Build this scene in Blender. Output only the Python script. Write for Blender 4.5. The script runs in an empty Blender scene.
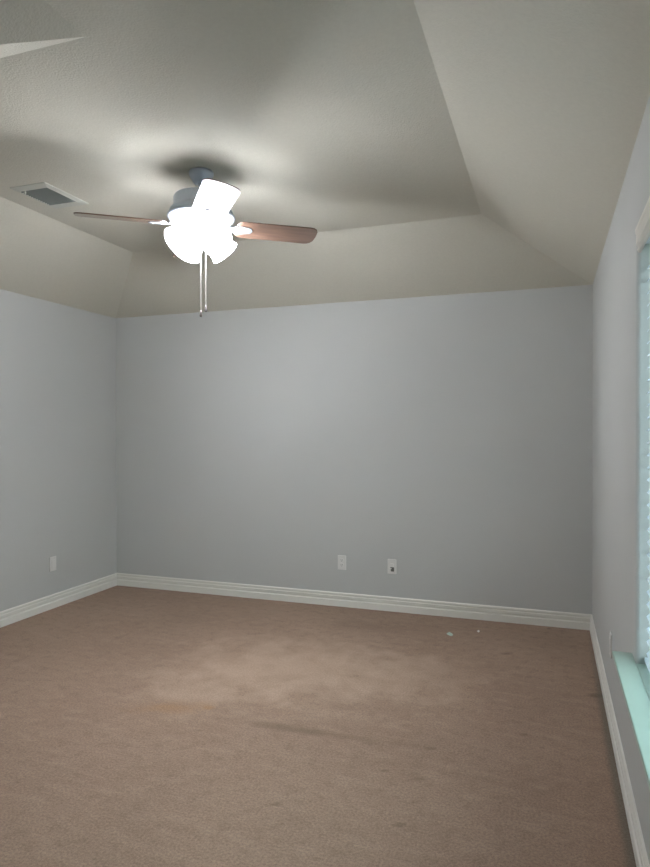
import bpy, bmesh, math, random
from mathutils import Vector, Matrix
random.seed(7)
scn = bpy.context.scene
COL = scn.collection

# ------------------------------------------------------------------ camera
YAW, PITCH, ROLL, CAM_H, F_PX = 0.33764, -0.00753, -0.00155, 1.4276, 639.54
fwd = Vector((-math.sin(YAW)*math.cos(PITCH), math.cos(YAW)*math.cos(PITCH), math.sin(PITCH)))
r0 = Vector((math.cos(YAW), math.sin(YAW), 0)); u0 = r0.cross(fwd)
right = r0*math.cos(ROLL) + u0*math.sin(ROLL)
up = -r0*math.sin(ROLL) + u0*math.cos(ROLL)
cam_data = bpy.data.cameras.new('camera')
cam_data.sensor_fit = 'HORIZONTAL'; cam_data.sensor_width = 36.0
cam_data.lens = F_PX/650*36.0
cam_data.clip_start = 0.02
cam = bpy.data.objects.new('camera', cam_data); COL.objects.link(cam)
M4 = Matrix.Identity(4)
for i in range(3):
    M4[i][0] = right[i]; M4[i][1] = up[i]; M4[i][2] = -fwd[i]
M4[0][3], M4[1][3], M4[2][3] = 0, 0, CAM_H
cam.matrix_world = M4
scn.camera = cam

# ------------------------------------------------------------------ world and exposure
DAY = 9.0            # strength of the overcast daylight outside the window
BULB = 1020.0         # radiance of the bare bulbs in the fan's light kit
SHADE = 43.0          # glow of the frosted shades
LAMP_COL = (0.94, 0.95, 1.0)
world = bpy.data.worlds.new('daylight'); scn.world = world
world.use_nodes = True
bg = world.node_tree.nodes['Background']
wnt = world.node_tree          # overcast sky above the horizon, dim ground below it
wtc = wnt.nodes.new('ShaderNodeTexCoord'); wsp = wnt.nodes.new('ShaderNodeSeparateXYZ'); wcr = wnt.nodes.new('ShaderNodeValToRGB')
wnt.links.new(wtc.outputs['Generated'], wsp.inputs[0]); wnt.links.new(wsp.outputs['Z'], wcr.inputs['Fac'])
wcr.color_ramp.elements[0].position = 0.0; wcr.color_ramp.elements[0].color = (0.05, 0.062, 0.05, 1)
wcr.color_ramp.elements[1].position = 0.10; wcr.color_ramp.elements[1].color = (0.84, 0.94, 1.0, 1)
wnt.links.new(wcr.outputs['Color'], bg.inputs['Color'])
bg.inputs['Strength'].default_value = DAY
vs = scn.view_settings
vs.view_transform = 'Standard'; vs.look = 'None'; vs.gamma = 1; vs.use_curve_mapping = False
vs.exposure = 0.06
scn.cycles.max_bounces = 16
scn.cycles.diffuse_bounces = 8
scn.cycles.use_denoising = True

# ------------------------------------------------------------------ room measures
XL, XR, YB, YF = -3.742, 0.286, 4.888, -1.40
XC, YC = -2.22, 1.14           # convex corner of the closet that juts into the room
H, H2, INS = 2.44, 2.794, 0.697
WY0, WY1, WZ0, WZ1 = 0.95, 2.47, 0.585, 2.13   # window opening
SILL_Z = 0.605

# ------------------------------------------------------------------ materials
def mat(name, rgb, rough=0.6, metallic=0.0, bump=0.0, bscale=200.0, var=0.0, vscale=3.0, coat=0.0, detail=3.0):
    m = bpy.data.materials.new(name); m.use_nodes = True
    nt = m.node_tree; b = nt.nodes['Principled BSDF']
    b.inputs['Base Color'].default_value = (*rgb, 1)
    b.inputs['Roughness'].default_value = rough
    b.inputs['Metallic'].default_value = metallic
    if coat:
        b.inputs['Coat Weight'].default_value = coat
        b.inputs['Coat Roughness'].default_value = 0.12
    tc = nt.nodes.new('ShaderNodeTexCoord')
    if var:
        n = nt.nodes.new('ShaderNodeTexNoise'); n.inputs['Scale'].default_value = vscale
        n.inputs['Detail'].default_value = 6
        nt.links.new(tc.outputs['Object'], n.inputs['Vector'])
        r = nt.nodes.new('ShaderNodeMapRange')
        r.inputs['From Min'].default_value = 0.25; r.inputs['From Max'].default_value = 0.75
        r.inputs['To Min'].default_value = 1-var; r.inputs['To Max'].default_value = 1+var
        nt.links.new(n.outputs['Fac'], r.inputs['Value'])
        mx = nt.nodes.new('ShaderNodeVectorMath'); mx.operation = 'SCALE'
        mx.inputs[0].default_value = rgb
        nt.links.new(r.outputs['Result'], mx.inputs['Scale'])
        nt.links.new(mx.outputs['Vector'], b.inputs['Base Color'])
    if bump:
        n = nt.nodes.new('ShaderNodeTexNoise'); n.inputs['Scale'].default_value = bscale
        n.inputs['Detail'].default_value = detail
        nt.links.new(tc.outputs['Object'], n.inputs['Vector'])
        bp = nt.nodes.new('ShaderNodeBump'); bp.inputs['Strength'].default_value = bump
        bp.inputs['Distance'].default_value = 0.004
        nt.links.new(n.outputs['Fac'], bp.inputs['Height'])
        nt.links.new(bp.outputs['Normal'], b.inputs['Normal'])
    return m

M_wall = mat('grey wall paint', (0.49, 0.503, 0.49), 0.75, bump=0.25, bscale=160, var=0.015, vscale=2.0)
M_ceil = mat('cream ceiling paint', (0.595, 0.58, 0.50), 0.85, bump=0.5, bscale=120, var=0.03, vscale=60)
M_base = mat('off white trim paint', (0.74, 0.735, 0.685), 0.45)
M_sill = mat('pale stone window sill', (0.34, 0.46, 0.40), 0.3, var=0.03, vscale=9)  # white stone, with the teal cast of the daylight put into its colour
M_vinyl = mat('white vinyl', (0.75, 0.77, 0.76), 0.4)
M_blind = mat('white blind slat', (0.78, 0.82, 0.84), 0.5)
def make_translucent(m, col, fac):
    nt = m.node_tree; b = nt.nodes['Principled BSDF']; o = [n for n in nt.nodes if n.type == 'OUTPUT_MATERIAL'][0]
    t = nt.nodes.new('ShaderNodeBsdfTranslucent'); t.inputs['Color'].default_value = (*col, 1)
    x = nt.nodes.new('ShaderNodeMixShader'); x.inputs['Fac'].default_value = fac
    nt.links.new(b.outputs[0], x.inputs[1]); nt.links.new(t.outputs[0], x.inputs[2]); nt.links.new(x.outputs[0], o.inputs['Surface'])
make_translucent(M_blind, (0.86, 0.92, 0.98), 0.6)
M_valance = mat('cream blind valance', (0.66, 0.645, 0.59), 0.5, var=0.02, vscale=30)
M_cord = mat('white cord', (0.7, 0.7, 0.68), 0.8)
M_plate = mat('white outlet plastic', (0.68, 0.68, 0.655), 0.35)
M_dark = mat('dark socket interior', (0.06, 0.06, 0.055), 0.6)
M_jack = mat('dark grey jack', (0.14, 0.14, 0.13), 0.5)
M_vent = mat('painted vent metal', (0.52, 0.53, 0.475), 0.6)
M_louver = mat('grey vent louver', (0.21, 0.235, 0.22), 0.5)
M_ventin = mat('dark duct', (0.05, 0.055, 0.05), 0.9)
M_metal = mat('brushed pewter', (0.50, 0.56, 0.64), 0.38, metallic=0.5)
M_chain = mat('pale chain metal', (0.62, 0.60, 0.58), 0.4, metallic=0.6)
M_knob = mat('dark pull knob', (0.12, 0.10, 0.10), 0.4)
M_scrap_a = mat('pale green paper', (0.46, 0.58, 0.51), 0.7)
M_scrap_b = mat('white paper', (0.78, 0.76, 0.72), 0.7)

def wood_mat():
    m = mat('varnished brown wood', (0.16, 0.085, 0.05), 0.4, coat=1.0)
    nt = m.node_tree; b = nt.nodes['Principled BSDF']
    tc = nt.nodes.new('ShaderNodeTexCoord'); mp = nt.nodes.new('ShaderNodeMapping')
    mp.inputs['Scale'].default_value = (3, 45, 45)
    n = nt.nodes.new('ShaderNodeTexNoise'); n.inputs['Scale'].default_value = 2.0; n.inputs['Detail'].default_value = 5
    cr = nt.nodes.new('ShaderNodeValToRGB')
    cr.color_ramp.elements[0].color = (0.10, 0.056, 0.038, 1); cr.color_ramp.elements[0].position = 0.3
    cr.color_ramp.elements[1].color = (0.18, 0.105, 0.07, 1); cr.color_ramp.elements[1].position = 0.7
    nt.links.new(tc.outputs['Object'], mp.inputs['Vector']); nt.links.new(mp.outputs['Vector'], n.inputs['Vector'])
    nt.links.new(n.outputs['Fac'], cr.inputs['Fac']); nt.links.new(cr.outputs['Color'], b.inputs['Base Color'])
    return m
M_wood = wood_mat()

def emit_mat(name, rgb, col, strength):
    m = mat(name, rgb, 0.4)
    b = m.node_tree.nodes['Principled BSDF']
    b.inputs['Emission Color'].default_value = (*col, 1)
    b.inputs['Emission Strength'].default_value = strength
    return m
M_shade = emit_mat('lit frosted shade glass', (0.85, 0.86, 0.86), LAMP_COL, SHADE)
M_bulb = emit_mat('lit bulb glass', (0.9, 0.9, 0.9), LAMP_COL, BULB)

def glass_mat():
    m = bpy.data.materials.new('tinted window glass'); m.use_nodes = True
    nt = m.node_tree; nt.nodes.clear()
    out = nt.nodes.new('ShaderNodeOutputMaterial'); mix = nt.nodes.new('ShaderNodeMixShader')
    tr = nt.nodes.new('ShaderNodeBsdfTransparent'); tr.inputs['Color'].default_value = (0.92, 0.97, 0.95, 1)
    gl = nt.nodes.new('ShaderNodeBsdfGlossy'); gl.inputs['Roughness'].default_value = 0.02
    mix.inputs['Fac'].default_value = 0.06
    nt.links.new(tr.outputs[0], mix.inputs[1]); nt.links.new(gl.outputs[0], mix.inputs[2])
    nt.links.new(mix.outputs[0], out.inputs['Surface'])
    return m
M_glass = glass_mat()

def carpet_mat():
    m = bpy.data.materials.new('beige carpet'); m.use_nodes = True
    nt = m.node_tree; b = nt.nodes['Principled BSDF']; L = nt.links.new
    b.inputs['Roughness'].default_value = 0.95
    b.inputs['Sheen Weight'].default_value = 0.10; b.inputs['Sheen Roughness'].default_value = 0.5
    b.inputs['Specular IOR Level'].default_value = 0.1
    tc = nt.nodes.new('ShaderNodeTexCoord')
    def noise(scale, detail=4, rough=0.5, stretch=None, rot=0):
        n = nt.nodes.new('ShaderNodeTexNoise'); n.inputs['Scale'].default_value = scale
        n.inputs['Detail'].default_value = detail; n.inputs['Roughness'].default_value = rough
        if stretch:
            mp = nt.nodes.new('ShaderNodeMapping'); mp.inputs['Scale'].default_value = stretch
            mp.inputs['Rotation'].default_value = (0, 0, rot)
            L(tc.outputs['Object'], mp.inputs['Vector']); L(mp.outputs['Vector'], n.inputs['Vector'])
        else:
            L(tc.outputs['Object'], n.inputs['Vector'])
        return n.outputs['Fac']
    def mrange(v, a, b_, c, d, smooth=True):
        r = nt.nodes.new('ShaderNodeMapRange')
        if smooth: r.interpolation_type = 'SMOOTHSTEP'
        for k, x in zip(('From Min', 'From Max', 'To Min', 'To Max'), (a, b_, c, d)): r.inputs[k].default_value = x
        L(v, r.inputs['Value']); return r.outputs['Result']
    def math_(op, a, b_):
        n = nt.nodes.new('ShaderNodeMath'); n.operation = op
        for i, x in enumerate((a, b_)):
            if isinstance(x, (int, float)): n.inputs[i].default_value = x
            else: L(x, n.inputs[i])
        return n.outputs[0]
    def mix(fac, c1, c2):
        n = nt.nodes.new('ShaderNodeMix'); n.data_type = 'RGBA'
        L(fac, n.inputs['Factor'])
        for s, c in ((n.inputs[6], c1), (n.inputs[7], c2)):
            if isinstance(c, tuple): s.default_value = (*c, 1)
            else: L(c, s)
        return n.outputs[2]
    def patch(x, y, rx, ry, rot, amount, soft=0.3, wob=0.45):
        # soft-edged worn or stained patch on the carpet with a ragged outline
        mp = nt.nodes.new('ShaderNodeMapping'); mp.vector_type = 'TEXTURE'
        mp.inputs['Location'].default_value = (x, y, 0); mp.inputs['Rotation'].default_value = (0, 0, rot)
        mp.inputs['Scale'].default_value = (rx, ry, 1)
        L(tc.outputs['Object'], mp.inputs['Vector'])
        ln = nt.nodes.new('ShaderNodeVectorMath'); ln.operation = 'LENGTH'; L(mp.outputs['Vector'], ln.inputs[0])
        d = math_('ADD', ln.outputs['Value'], math_('MULTIPLY', math_('SUBTRACT', blot, 0.5), wob*4))
        return mrange(d, soft, 1.0, amount, 0.0)
    blot = noise(5.5, 6, 0.6)
    pile = noise(330, 2, 0.6)
    tuft = noise(105, 3, 0.65)
    big = noise(1.6, 3, 0.5)
    brush = noise(7.0, 5, 0.6, (1.0, 2.6, 1), 0.35)
    base = mix(mrange(big, 0.3, 0.7, 0, 1), (0.285, 0.193, 0.139), (0.315, 0.217, 0.158))
    base = mix(mrange(brush, 0.45, 0.75, 0, 0.55), base, (0.372, 0.263, 0.194))
    base = mix(mrange(noise(16, 5, 0.65), 0.46, 0.72, 0, 0.65), base, (0.228, 0.155, 0.110))
    for args, c in CARPET_PATCHES:
        base = mix(patch(*args), base, c)
    tone = math_('ADD', mrange(tuft, 0.25, 0.75, 0.70, 1.28, False), mrange(pile, 0.25, 0.75, -0.22, 0.22, False))
    sc = nt.nodes.new('ShaderNodeVectorMath'); sc.operation = 'SCALE'
    L(base, sc.inputs[0]); L(tone, sc.inputs['Scale']); L(sc.outputs['Vector'], b.inputs['Base Color'])
    bp = nt.nodes.new('ShaderNodeBump'); bp.inputs['Strength'].default_value = 0.55; bp.inputs['Distance'].default_value = 0.006
    L(math_('ADD', pile, math_('MULTIPLY', tuft, 1.0)), bp.inputs['Height']); L(bp.outputs['Normal'], b.inputs['Normal'])
    return m

# x, y, rx, ry, rotation, amount : colour
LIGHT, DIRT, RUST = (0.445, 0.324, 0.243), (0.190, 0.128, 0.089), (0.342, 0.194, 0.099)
CARPET_PATCHES = []     # filled below from floor positions
def carpet_patches():
    P = CARPET_PATCHES
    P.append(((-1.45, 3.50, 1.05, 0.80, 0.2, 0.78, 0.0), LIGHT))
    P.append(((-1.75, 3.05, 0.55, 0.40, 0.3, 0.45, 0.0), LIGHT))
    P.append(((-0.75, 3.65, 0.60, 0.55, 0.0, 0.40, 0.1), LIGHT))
    P.append(((-1.84, 2.82, 0.30, 0.10, 0.35, 0.60, 0.1), RUST))
    P.append(((-1.64, 2.88, 0.05, 0.04, 0.0, 0.65, 0.1), RUST))
    P.append(((-1.05, 2.81, 0.62, 0.055, 0.03, 0.8, 0.0, 0.4), DIRT))
    P.append(((-1.25, 4.45, 0.45, 0.18, 0.1, 0.35, 0.1), DIRT))
    P.append(((-2.5, 4.2, 0.6, 0.30, 0.5, 0.25, 0.1), DIRT))
    for x, y, r, a in ((-0.65, 2.59, .03, .8), (-0.50, 2.57, .035, .6), (-0.50, 2.84, .04, .7), (-0.98, 2.22, .035, .8),
                       (-0.63, 2.44, .045, .7), (-0.51, 2.25, .035, .8), (-0.11, 3.11, .03, .8), (-0.26, 4.19, .045, .9),
                       (-1.56, 2.65, .03, .6), (-1.35, 2.45, .035, .6), (0.0, 4.82, .03, 1.6), (0.235, 3.69, .06, 1.5), (0.235, 3.95, .03, .7)):
        P.append(((x, y, r, r*0.6, 0.4, a*.95, 0.0, 0.42), DIRT))
    # dark grey line in the carpet colour where the pile meets the right baseboard
    P.append(((0.265, 2.9, 0.045, 2.4, 0.0, 0.75, 0.2, 0.06), (0.13, 0.115, 0.09)))
carpet_patches()
M_carpet = carpet_mat()

# ------------------------------------------------------------------ mesh helpers
class MB:
    def __init__(self): self.v = []; self.f = []; self.s = []
    def add(self, vs, fs, smooth=False):
        n = len(self.v); self.v += [tuple(p) for p in vs]
        self.f += [[i+n for i in f] for f in fs]; self.s += [smooth]*len(fs); return self
    def box(self, a, b):
        x0, y0, z0 = a; x1, y1, z1 = b
        return self.add([(x0,y0,z0),(x1,y0,z0),(x1,y1,z0),(x0,y1,z0),(x0,y0,z1),(x1,y0,z1),(x1,y1,z1),(x0,y1,z1)],
            [(0,3,2,1),(4,5,6,7),(0,1,5,4),(1,2,6,5),(2,3,7,6),(3,0,4,7)])
    def obox(self, M, a, b):
        t = MB().box(a, b); return self.add([M @ Vector(p) for p in t.v], t.f)
    def prism(self, poly, z0, z1, M=None):
        n = len(poly)
        vs = [Vector((x, y, z0)) for x, y in poly] + [Vector((x, y, z1)) for x, y in poly]
        if M: vs = [M @ p for p in vs]
        return self.add(vs, [list(range(n))[::-1], list(range(n, 2*n))] + [(i, (i+1) % n, n+(i+1) % n, n+i) for i in range(n)])
    def lathe(self, prof, seg=40, M=None, close=False):
        vs, fs = [], []
        for r, z in prof:
            for k in range(seg):
                a = 2*math.pi*k/seg; vs.append(Vector((r*math.cos(a), r*math.sin(a), z)))
        if M: vs = [M @ p for p in vs]
        m = len(prof)
        for i in range(m if close else m-1):
            j = (i+1) % m
            for k in range(seg):
                k2 = (k+1) % seg
                fs.append((i*seg+k, i*seg+k2, j*seg+k2, j*seg+k))
        return self.add(vs, fs, True)
    def tube(self, pts, r, seg=10):
        pts = [Vector(p) for p in pts]; vs, fs = [], []
        for i, p in enumerate(pts):
            t = (pts[min(i+1, len(pts)-1)] - pts[max(i-1, 0)]).normalized()
            a = t.orthogonal().normalized() if i == 0 else (a - t*a.dot(t)).normalized()
            b = t.cross(a)
            for k in range(seg):
                q = 2*math.pi*k/seg; vs.append(p + (a*math.cos(q)+b*math.sin(q))*r)
        for i in range(len(pts)-1):
            for k in range(seg):
                k2 = (k+1) % seg; fs.append((i*seg+k, i*seg+k2, (i+1)*seg+k2, (i+1)*seg+k))
        n = (len(pts)-1)*seg
        fs.append(list(range(seg))[::-1]); fs.append([n+k for k in range(seg)])
        return self.add(vs, fs, True)
    def build(self, name, material, parent=None, bevel=0.0, bseg=2, origin=None):
        me = bpy.data.meshes.new(name)
        o_ = Vector(origin) if origin else Vector((0, 0, 0))
        me.from_pydata([tuple(Vector(p)-o_) for p in self.v], [], self.f)
        for p, s in zip(me.polygons, self.s): p.use_smooth = s
        bm = bmesh.new(); bm.from_mesh(me)
        bmesh.ops.remove_doubles(bm, verts=bm.verts, dist=1e-6)
        bmesh.ops.recalc_face_normals(bm, faces=bm.faces); bm.to_mesh(me); bm.free()
        me.materials.append(material)
        o = bpy.data.objects.new(name, me); COL.objects.link(o)
        o.location = o_
        if parent: o.parent = parent
        if bevel:
            md = o.modifiers.new('bevel', 'BEVEL'); md.width = bevel; md.segments = bseg
            md.limit_method = 'ANGLE'; md.angle_limit = math.radians(40)
        return o
def struct(o): o['kind'] = 'structure'; return o
def empty(name, loc, rz=0.0, parent=None):
    o = bpy.data.objects.new(name, None); o.location = loc; o.rotation_euler = (0, 0, rz)
    o.empty_display_size = 0.05; COL.objects.link(o)
    if parent: o.parent = parent
    return o
def tag(o, label, cat, group=None):
    o['label'] = label; o['category'] = cat
    if group: o['group'] = group
    return o

# ------------------------------------------------------------------ floor, walls, ceiling
T = 0.14
struct(MB().prism([(XL, YB), (XR, YB), (XR, YF), (XC, YF), (XC, YC), (XL, YC)], -0.10, 0.0).build('floor', M_carpet))
struct(MB().box((XL-T, YB, -0.10), (XR+T, YB+T, 2.52)).build('wall_back', M_wall))
struct(MB().box((XL-T, YC-T, -0.10), (XL, YB, 2.52)).build('wall_left', M_wall))
struct(MB().box((XC-T, YF-T, -0.10), (XR+T, YF, 2.52)).build('wall_front', M_wall))
cl = MB().prism([(XL, YC), (XC, YC), (XC, YF), (XC-T, YF), (XC-T, YC-T), (XL, YC-T)], -0.10, 2.52)
struct(cl.build('wall_closet', M_wall))

def arc_corner(cx, cy, r, a0, a1, n=8):
    return [(cx+r*math.cos(a0+(a1-a0)*i/n), cy+r*math.sin(a0+(a1-a0)*i/n)) for i in range(n+1)]
wr = MB()
wr.box((XR, YF, -0.10), (XR+T, YB, WZ0)); wr.box((XR, YF, WZ1), (XR+T, YB, 2.52))
RB = 0.016
far = arc_corner(XR+RB, WY1+RB, RB, math.pi, 1.5*math.pi) + [(XR+T, WY1), (XR+T, YB), (XR, YB)]
near = [(XR, YF), (XR+T, YF), (XR+T, WY0)] + arc_corner(XR+RB, WY0-RB, RB, 0.5*math.pi, math.pi)
wr.prism(far, WZ0, WZ1); wr.prism(near, WZ0, WZ1)
struct(wr.build('wall_right', M_wall))

# tray ceiling: flat centre with sloped sides, L-shaped around the closet
out = [(XL, YB), (XR, YB), (XR, YF), (XC, YF), (XC, YC), (XL, YC)]
inn = [(XL+INS, YB-INS), (XR-INS, YB-INS), (XR-INS, YF+INS), (XC+INS, YF+INS), (XC+INS, YC+INS), (XL+INS, YC+INS)]
cm = MB()
vs_ = [(x, y, H) for x, y in out] + [(x, y, H2) for x, y in inn]
vs_ += [(x, y, H+0.10) for x, y in out] + [(x, y, H2+0.10) for x, y in inn]
fs_ = [list(range(6, 12)), list(range(18, 24))]
for i in range(6):
    j = (i+1) % 6
    fs_ += [(i, j, 6+j, 6+i), (12+i, 12+j, 18+j, 18+i), (i, j, 12+j, 12+i)]
cm.add(vs_, fs_); struct(cm.build('ceiling', M_ceil))

# baseboards: stepped colonial profile (offset from wall, height), mitred at the corners
PROF = [(0, 0), (.0175, 0), (.0185, .047), (.0165, .0510), (.0050, .0530), (.0040, .0590), (.0050, .0640), (.0140, .0665), (.0140, .082),
        (.0130, .0840), (.0045, .0850), (.0040, .0905), (.0120, .0940), (.0120, .103), (.008, .110), (0, .110)]
def baseboard(name, P, Q, n, sp, sq):
    P, Q, n = Vector((*P, 0)), Vector((*Q, 0)), Vector((*n, 0)); d = (Q-P).normalized()
    m = len(PROF); vs, fs = [], []
    for E, s in ((P, sp), (Q, -sq)):
        for t, z in PROF: vs.append(E + n*t + d*(s*t) + Vector((0, 0, z)))
    for i in range(m): j = (i+1) % m; fs.append((i, j, m+j, m+i))
    fs += [list(range(m)), list(range(m, 2*m))[::-1]]
    return struct(MB().add(vs, fs).build(name, M_base))
baseboard('baseboard_back', out[0], out[1], (0, -1), 1, 1)
baseboard('baseboard_right', out[1], out[2], (-1, 0), 1, 1)
baseboard('baseboard_front', out[2], out[3], (0, 1), 1, 1)
baseboard('baseboard_closet_side', out[3], out[4], (1, 0), 1, -1)
baseboard('baseboard_closet_end', out[4], out[5], (0, 1), -1, 1)
baseboard('baseboard_left', out[5], out[0], (1, 0), 1, 1)

# ------------------------------------------------------------------ window in the right wall
win = struct(empty('window_1', (XR, (WY0+WY1)/2, WZ0)))
def wpart(mb, name, m, **k):
    o = mb.build(name, m, **k); o.parent = win; o.matrix_parent_inverse = Matrix.Translation(-Vector(win.location)); return o
sill = MB().box((XR-0.067, WY0-0.067, WZ0), (XR+0.001, 2.580, SILL_Z)).box((XR, WY0+0.0005, WZ0), (XR+0.11, WY1-0.0005, SILL_Z))
wpart(sill, 'window_sill', M_sill, bevel=0.004)
fx0, fx1 = XR+0.095, XR+0.138
fr = MB()
fr.box((fx0, WY0, SILL_Z), (fx1, WY0+.045, WZ1)).box((fx0, WY1-.045, SILL_Z), (fx1, WY1, WZ1))
fr.box((fx0, WY0+.045, SILL_Z), (fx1, WY1-.045, SILL_Z+.05)).box((fx0, WY0+.045, WZ1-.045), (fx1, WY1-.045, WZ1))
fr.box((fx0, 1.71, SILL_Z+.05), (fx1, 1.75, WZ1-.045))
wpart(fr, 'window_frame', M_vinyl)
wpart(MB().box((fx0+.018, WY0+.03, SILL_Z+.03), (fx0+.024, WY1-.03, WZ1-.03)), 'pane', M_glass)

# horizontal blind hanging in the opening
bl = tag(empty('window_blind', (XR+0.045, (WY0+WY1)/2, 2.035)),
         'white horizontal slat blind with cream valance hanging in the right wall window', 'window blind')
def bpart(mb, name, m, par=None, **k):
    o = mb.build(name, m, **k); o.parent = par or bl
    o.matrix_parent_inverse = Matrix.Translation(-Vector(bl.location)); return o
B0, B1 = WY0+0.012, WY1-0.012
sx = XR+0.052
sl = MB(); z = SILL_Z+0.055
while z < 2.03:
    M = Matrix.Translation((sx, 0, z)) @ Matrix.Rotation(math.radians(-38), 4, 'Y')
    cs = [(-.025, 0), (-.0125, .0022), (0, .003), (.0125, .0022), (.025, 0)]
    vs = []
    for yy in (B0, B1):
        for a, c in cs: vs.append(M @ Vector((a, yy, c+.0012)))
        for a, c in reversed(cs): vs.append(M @ Vector((a, yy, c-.0012)))
    n = 10
    sl.add(vs, [(i, (i+1) % n, n+(i+1) % n, n+i) for i in range(n)] + [list(range(n)), list(range(n, 2*n))[::-1]])
    z += 0.043
bpart(sl, 'slats', M_blind)
bpart(MB().box((sx-.026, B0, SILL_Z+.012), (sx+.026, B1, SILL_Z+.028)), 'bottom_rail', M_blind, bevel=.003)
bpart(MB().box((sx-.028, B0, 2.065), (sx+.028, B1, 2.120)), 'head_rail', M_blind)
va = [(XR+.012, 2.035), (XR+.004, 2.039), (XR+.0005, 2.047), (XR+.003, 2.055), (XR-.003, 2.063), (XR-.003, 2.098), (XR-.006, 2.106),
      (XR-.006, 2.118), (XR, 2.126), (XR+.012, 2.126)]
vm = MB(); n = len(va)
vm.add([(x, yy, zz) for yy in (B0-.003, B1+.003) for x, zz in va],
       [(i, (i+1) % n, n+(i+1) % n, n+i) for i in range(n)] + [list(range(n)), list(range(n, 2*n))[::-1]])
bpart(vm, 'valance', M_valance)
for yy in (B0+.12, (B0+B1)/2, B1-.12):
    cd = MB()
    for dx in (-.027, .027): cd.tube([(sx+dx, yy, SILL_Z+.028), (sx+dx, yy, 2.066)], .0009, 6)
    bpart(cd, 'ladder_cord', M_cord)

# ------------------------------------------------------------------ ceiling fan with light kit
FX, FY = -1.748, 3.0
fan = tag(empty('ceiling_fan', (FX, FY, H2)),
          'pewter ceiling fan with brown blades and lit glass shades hanging from the tray ceiling', 'ceiling fan')
def fpart(mb, name, m, par=None, **k):       # geometry in fan coordinates, z measured down from the ceiling
    return mb.build(name, m, parent=par or fan, **k)
Z = lambda z: z - H2
fpart(MB().lathe([(.0, 0), (.062, 0), (.066, -.006), (.066, -.014), (.060, -.030), (.047, -.050), (.040, -.062), (.0, -.062)]), 'canopy', M_metal)
fpart(MB().lathe([(0, -.05), (.016, -.05), (.016, Z(2.665)), (0, Z(2.665))], 20), 'downrod', M_metal)
fpart(MB().lathe([(.0, Z(2.685)), (.03, Z(2.685)), (.036, Z(2.672)), (.10, Z(2.668)), (.138, Z(2.660)), (.146, Z(2.648)), (.146, Z(2.600)), (.150, Z(2.594)),
                  (.160, Z(2.590)), (.166, Z(2.580)), (.160, Z(2.570)), (.172, Z(2.562)), (.180, Z(2.552)), (.172, Z(2.542)), (.150, Z(2.534)),
                  (.10, Z(2.528)), (0, Z(2.528))], 48), 'motor_housing', M_metal)
fpart(MB().lathe([(0, Z(2.529)), (.060, Z(2.529)), (.064, Z(2.522)), (.062, Z(2.475)), (.072, Z(2.468)), (.070, Z(2.440)), (.05, Z(2.424)), (.018, Z(2.418)),
                  (.012, Z(2.405)), (0, Z(2.402))]), 'light_fitter', M_metal)

# blades: built along +x, then turned about the hub
BZ, BT = Z(2.507), 0.006
def blade_outline():
    r0_, r1_, w0, w1 = .185, .635, .082, .088
    pts = [(r0_, -w0*.7), (r0_+.02, -w0)]
    pts += [(r0_+.02+(r1_-.05-r0_-.02)*t, -(w0+(w1-w0)*t)) for t in (.33, .66, 1)]
    for i in range(1, 8):
        a = -math.pi/2 + math.pi*i/8
        pts.append((r1_-.05+.05*math.cos(a), w1*math.copysign(abs(math.sin(a))**.6, math.sin(a))))
    pts += [(r0_+.02+(r1_-.05-r0_-.02)*t, (w0+(w1-w0)*t)) for t in (1, .66, .33)]
    pts += [(r0_+.02, w0), (r0_, w0*.7)]
    return pts
def make_blade():
    b = MB().prism(blade_outline(), -BT/2, BT/2).build('blade', M_wood, parent=fan, bevel=.002)
    br = MB()
    br.prism([(.175, -.030), (.215, -.040), (.265, -.026), (.275, 0), (.265, .026), (.215, .040), (.175, .030), (.155, .012), (.155, -.012)], -BT/2-.0045, -BT/2-.0003)
    br.prism([(.06, -.016), (.165, -.012), (.165, .012), (.06, .016)], -.0075, .0065)
    o = br.build('blade_bracket', M_metal, parent=b, bevel=.0015)
    for x, y in ((.205, -.02), (.205, .02), (.25, 0)):
        sc = MB().lathe([(0, -BT/2-.0068), (.004, -BT/2-.0064), (.006, -BT/2-.0050), (.006, -BT/2-.0038)], 12, Matrix.Translation((x, y, 0)))
        sc.build('bracket_screw', M_metal, parent=b)
    return b
proto = make_blade()
for k, az in enumerate((-51, 37, 129, 217)):
    b = proto
    if k:
        b = proto.copy(); COL.objects.link(b); b.parent = fan
        for ch in proto.children:
            c = ch.copy(); COL.objects.link(c); c.parent = b
    b.location = (0, 0, BZ)
    b.rotation_euler = (Matrix.Rotation(math.radians(az), 3, 'Z') @ Matrix.Rotation(math.radians(-12), 3, 'X')).to_euler()

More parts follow.
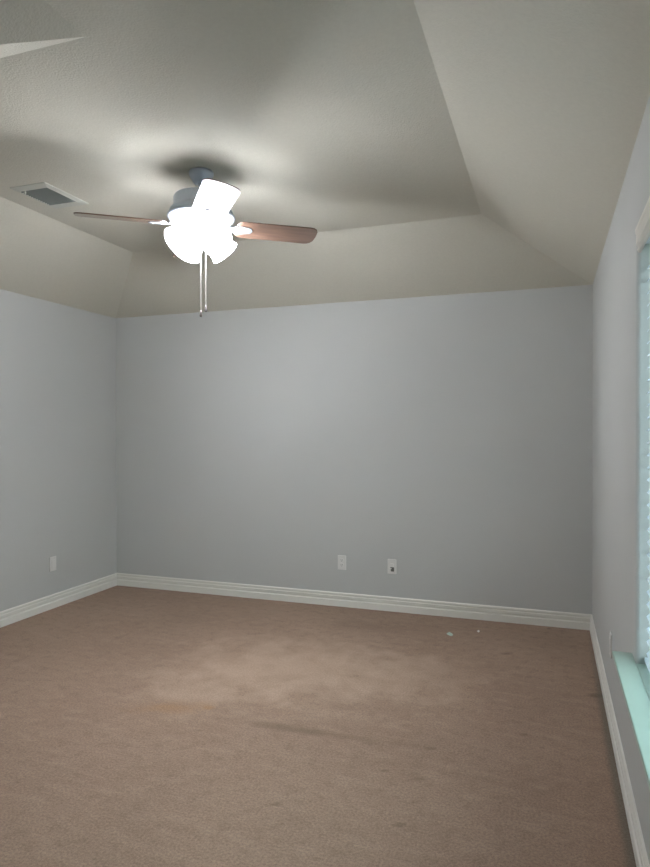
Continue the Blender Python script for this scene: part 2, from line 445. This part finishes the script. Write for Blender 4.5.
# four bell shades with bulbs
SH = [(.022, 0.0), (.036, .003), (.052, .014), (.064, .034), (.071, .056), (.073, .074), (.077, .090), (.081, .096)]
def make_light(az):
    d = Vector((math.cos(az)*math.sin(TILT), math.sin(az)*math.sin(TILT), -math.cos(TILT)))
    base = Vector((math.cos(az)*.060, math.sin(az)*.060, Z(2.468)))
    M = Matrix.Translation(base) @ d.to_track_quat('Z', 'Y').to_matrix().to_4x4()
    arm = MB().tube([Vector((math.cos(az)*.03, math.sin(az)*.03, Z(2.471))), base, base+d*.018], .013, 14)
    arm.lathe([(0, -.004), (.018, -.004), (.024, .002), (.024, .022), (0, .022)], 24, M @ Matrix.Translation((0, 0, .006)))
    fpart(arm, 'lamp_arm', M_metal)
    Ms = M @ Matrix.Translation((0, 0, .022))
    prof = SH + [(r-.003, z-.0005) for r, z in reversed(SH)]
    s = fpart(MB().lathe(prof, 40, Ms, close=True), 'lamp_shade', M_shade)
    bp = [(0, .0), (.012, .0), (.013, .018), (.020, .036), (.026, .052), (.026, .062), (.020, .076), (.010, .083), (0, .085)]
    fpart(MB().lathe(bp, 24, Ms), 'bulb', M_bulb, par=s)
TILT = math.radians(50)
for az in (-27, -117, 63, 153): make_light(math.radians(az))

# two pull chains
for (dx, dy, zt, zb) in ((.003, -.012, 2.410, 2.022), (.022, .006, 2.412, 2.050)):
    ch = MB().tube([(dx, dy, Z(zt)), (dx, dy, Z(zb+.03))], .0012, 8)
    q = zt
    while q > zb+.03:
        ch.lathe([(0, .0024), (.0020, .0012), (.0024, 0), (.0020, -.0012), (0, -.0024)], 6, Matrix.Translation((dx, dy, Z(q)))); q -= .0062
    c = fpart(ch, 'pull_chain', M_chain)
    fpart(MB().lathe([(0, .034), (.003, .034), (.0045, .026), (.007, .014), (.008, .006), (.006, 0), (0, -.001)], 14,
                     Matrix.Translation((dx, dy, Z(zb)))), 'pull_knob', M_knob, par=c)

# ------------------------------------------------------------------ ceiling vent
V0, V1 = Vector((-2.882, 2.832)), Vector((-2.634, 3.190))
vc = (V0+V1)/2
vent = tag(empty('ceiling_vent', (vc.x, vc.y, H2)), 'grey rectangular louvered air vent on the flat ceiling left of the fan', 'air vent')
hw, hl = (V1-V0)/2
gx, ga, gb = hw-.027, -hl+.046, hl-.078
fm = MB()
ring_o = [(-hw, -hl), (hw, -hl), (hw, hl), (-hw, hl)]
ring_i = [(-gx, ga), (gx, ga), (gx, gb), (-gx, gb)]
vv = [(x, y, 0) for x, y in ring_o] + [(x, y, -.004) for x, y in ring_o] + [(x, y, -.012) for x, y in ring_i] + [(x, y, 0) for x, y in ring_i]
ff = []
for i in range(4):
    j = (i+1) % 4
    ff += [(i, j, 4+j, 4+i), (4+i, 4+j, 8+j, 8+i), (8+i, 8+j, 12+j, 12+i), (12+i, 12+j, j, i)]
fm.add(vv, ff).build('frame', M_vent, parent=vent)
MB().box((-gx, ga, -.0015), (gx, gb, -.0003)).build('duct_opening', M_ventin, parent=vent)
lv = MB(); ns = 13
for k in range(ns):
    yy = ga + (k+.5)*(gb-ga)/ns
    lv.obox(Matrix.Translation((0, yy, -.0075)) @ Matrix.Rotation(math.radians(-38), 4, 'X'), (-gx, -.0085, -.0006), (gx, .0085, .0006))
lv.build('louvers', M_louver, parent=vent)
MB().box((-gx+.022, ga+.006, -.024), (-gx+.034, ga+.014, -.008)).build('damper_lever', M_vent, parent=vent, bevel=.0015)

# ------------------------------------------------------------------ outlets
def rounded(w, h, r, n=5):
    pts = []
    for cx, cy, a in ((w-r, h-r, 0), (-w+r, h-r, 90), (-w+r, -h+r, 180), (w-r, -h+r, 270)):
        for i in range(n+1):
            q = math.radians(a+90*i/n); pts.append((cx+r*math.cos(q), cy+r*math.sin(q)))
    return pts
# local frame: x along wall, y up, z out of the wall
def wall_frame(loc, nrm):
    n = Vector(nrm); u_ = Vector((0, 0, 1)); x = u_.cross(n)
    M = Matrix((x, u_, n)).transposed().to_4x4(); M.translation = Vector(loc); return M
def plate_thing(name, loc, nrm, label, kind, group=None):
    e = empty(name, (0, 0, 0)); e.matrix_world = wall_frame(loc, nrm)
    tag(e, label, 'wall outlet' if kind != 'jack' else 'cable jack', group)
    MB().prism(rounded(.035, .0575, .004), 0, .006).build('cover_plate', M_plate, parent=e, bevel=.002)
    if kind == 'outlet':
        for cy in (.0195, -.0195):
            s = MB().prism(rounded(.0165, .0145, .008), .006, .0078, Matrix.Translation((0, cy, 0))).build('socket', M_plate, parent=e)
            k = MB()
            for sx_ in (-.0065, .0065): k.box((sx_-.0012, cy-.001, .0078), (sx_+.0012, cy+.008, .0081))
            k.prism([(.0027*math.cos(a*math.pi/6), cy-.0075+.0027*math.sin(a*math.pi/6)) for a in range(12)], .0078, .0081)
            k.build('slots', M_dark, parent=s)
        MB().lathe([(0, .0068), (.0028, .0066), (.003, .006)], 12).build('screw', M_plate, parent=e)
    elif kind == 'rocker':
        MB().prism(rounded(.0165, .033, .002), .006, .0085).build('insert', M_plate, parent=e, bevel=.001)
    else:
        s = MB().prism(rounded(.013, .013, .003), .006, .011, Matrix.Translation((0, .012, 0))).build('upper_jack', M_plate, parent=e, bevel=.001)
        j = MB().prism(rounded(.0135, .0165, .004), .006, .013, Matrix.Translation((.006, -.020, 0)))
        j = j.build('lower_jack', M_jack, parent=e, bevel=.0015)
        MB().box((-.016, -.017, .006), (.0, -.011, .020)).build('clip', M_plate, parent=e, bevel=.001)
        MB().box((-.012, -.0105, .006), (.016, -.0045, .010)).build('dark_slot', M_dark, parent=e)  # dark coloured bar across the plate above the lower jack
    return e
plate_thing('wall_outlet', (-1.573, YB, .352), (0, -1, 0), 'white double socket outlet plate on back wall, left of the dark jack plate', 'outlet')
plate_thing('cable_jack_plate', (-1.162, YB, .348), (0, -1, 0), 'white wall plate with a dark cable jack, right one on the back wall', 'jack')
plate_thing('wall_outlet', (XL, 4.089, .352), (1, 0, 0), 'white outlet plate on the left wall near the corner', 'rocker')
plate_thing('wall_outlet', (XR, 3.40, .372), (-1, 0, 0), 'white outlet plate seen edge-on on the right wall beyond the window sill', 'rocker')

# ------------------------------------------------------------------ scraps on the carpet
def scrap(name, loc, rz, w, l, m, label):
    mb = MB(); nx, ny = 5, 5; vs = []
    for s in (0, 1):
        for i in range(nx):
            for j in range(ny):
                u_, v_ = i/(nx-1)-.5, j/(ny-1)-.5
                k = 1 - .25*abs(u_)*abs(v_)*4
                vs.append((u_*w*k, v_*l*k, .002 + .010*math.sin(3*u_+1)**2*(.5+v_) + .004*abs(u_*2) + s*.0008))
    fs = []; N = nx*ny
    for i in range(nx-1):
        for j in range(ny-1):
            a = i*ny+j; q = (a, a+ny, a+ny+1, a+1); fs += [q, tuple(N+t for t in reversed(q))]
    rim = [j for j in range(ny)] + [i*ny+ny-1 for i in range(1, nx)] + [(nx-1)*ny+j for j in range(ny-2, -1, -1)] + [i*ny for i in range(nx-2, 0, -1)]
    for a, b in zip(rim, rim[1:]+rim[:1]): fs.append((a, b, N+b, N+a))
    lo = min(p[2] for p in vs)
    mb.add([(x, y, z-lo) for x, y, z in vs], fs); o = mb.build(name, m); o.location = loc; o.rotation_euler = (0, 0, rz)
    return tag(o, label, 'scrap')
scrap('paper_scrap', (-0.65, 4.45, 0.0), .6, .040, .055, M_scrap_a, 'pale green crumpled paper scrap on the carpet near the back baseboard')
scrap('paper_scrap', (-0.47, 4.58, 0.0), .2, .018, .024, M_scrap_b, 'tiny white crumb of paper on the carpet, right of the pale green scrap')
bpy.context.view_layer.update()
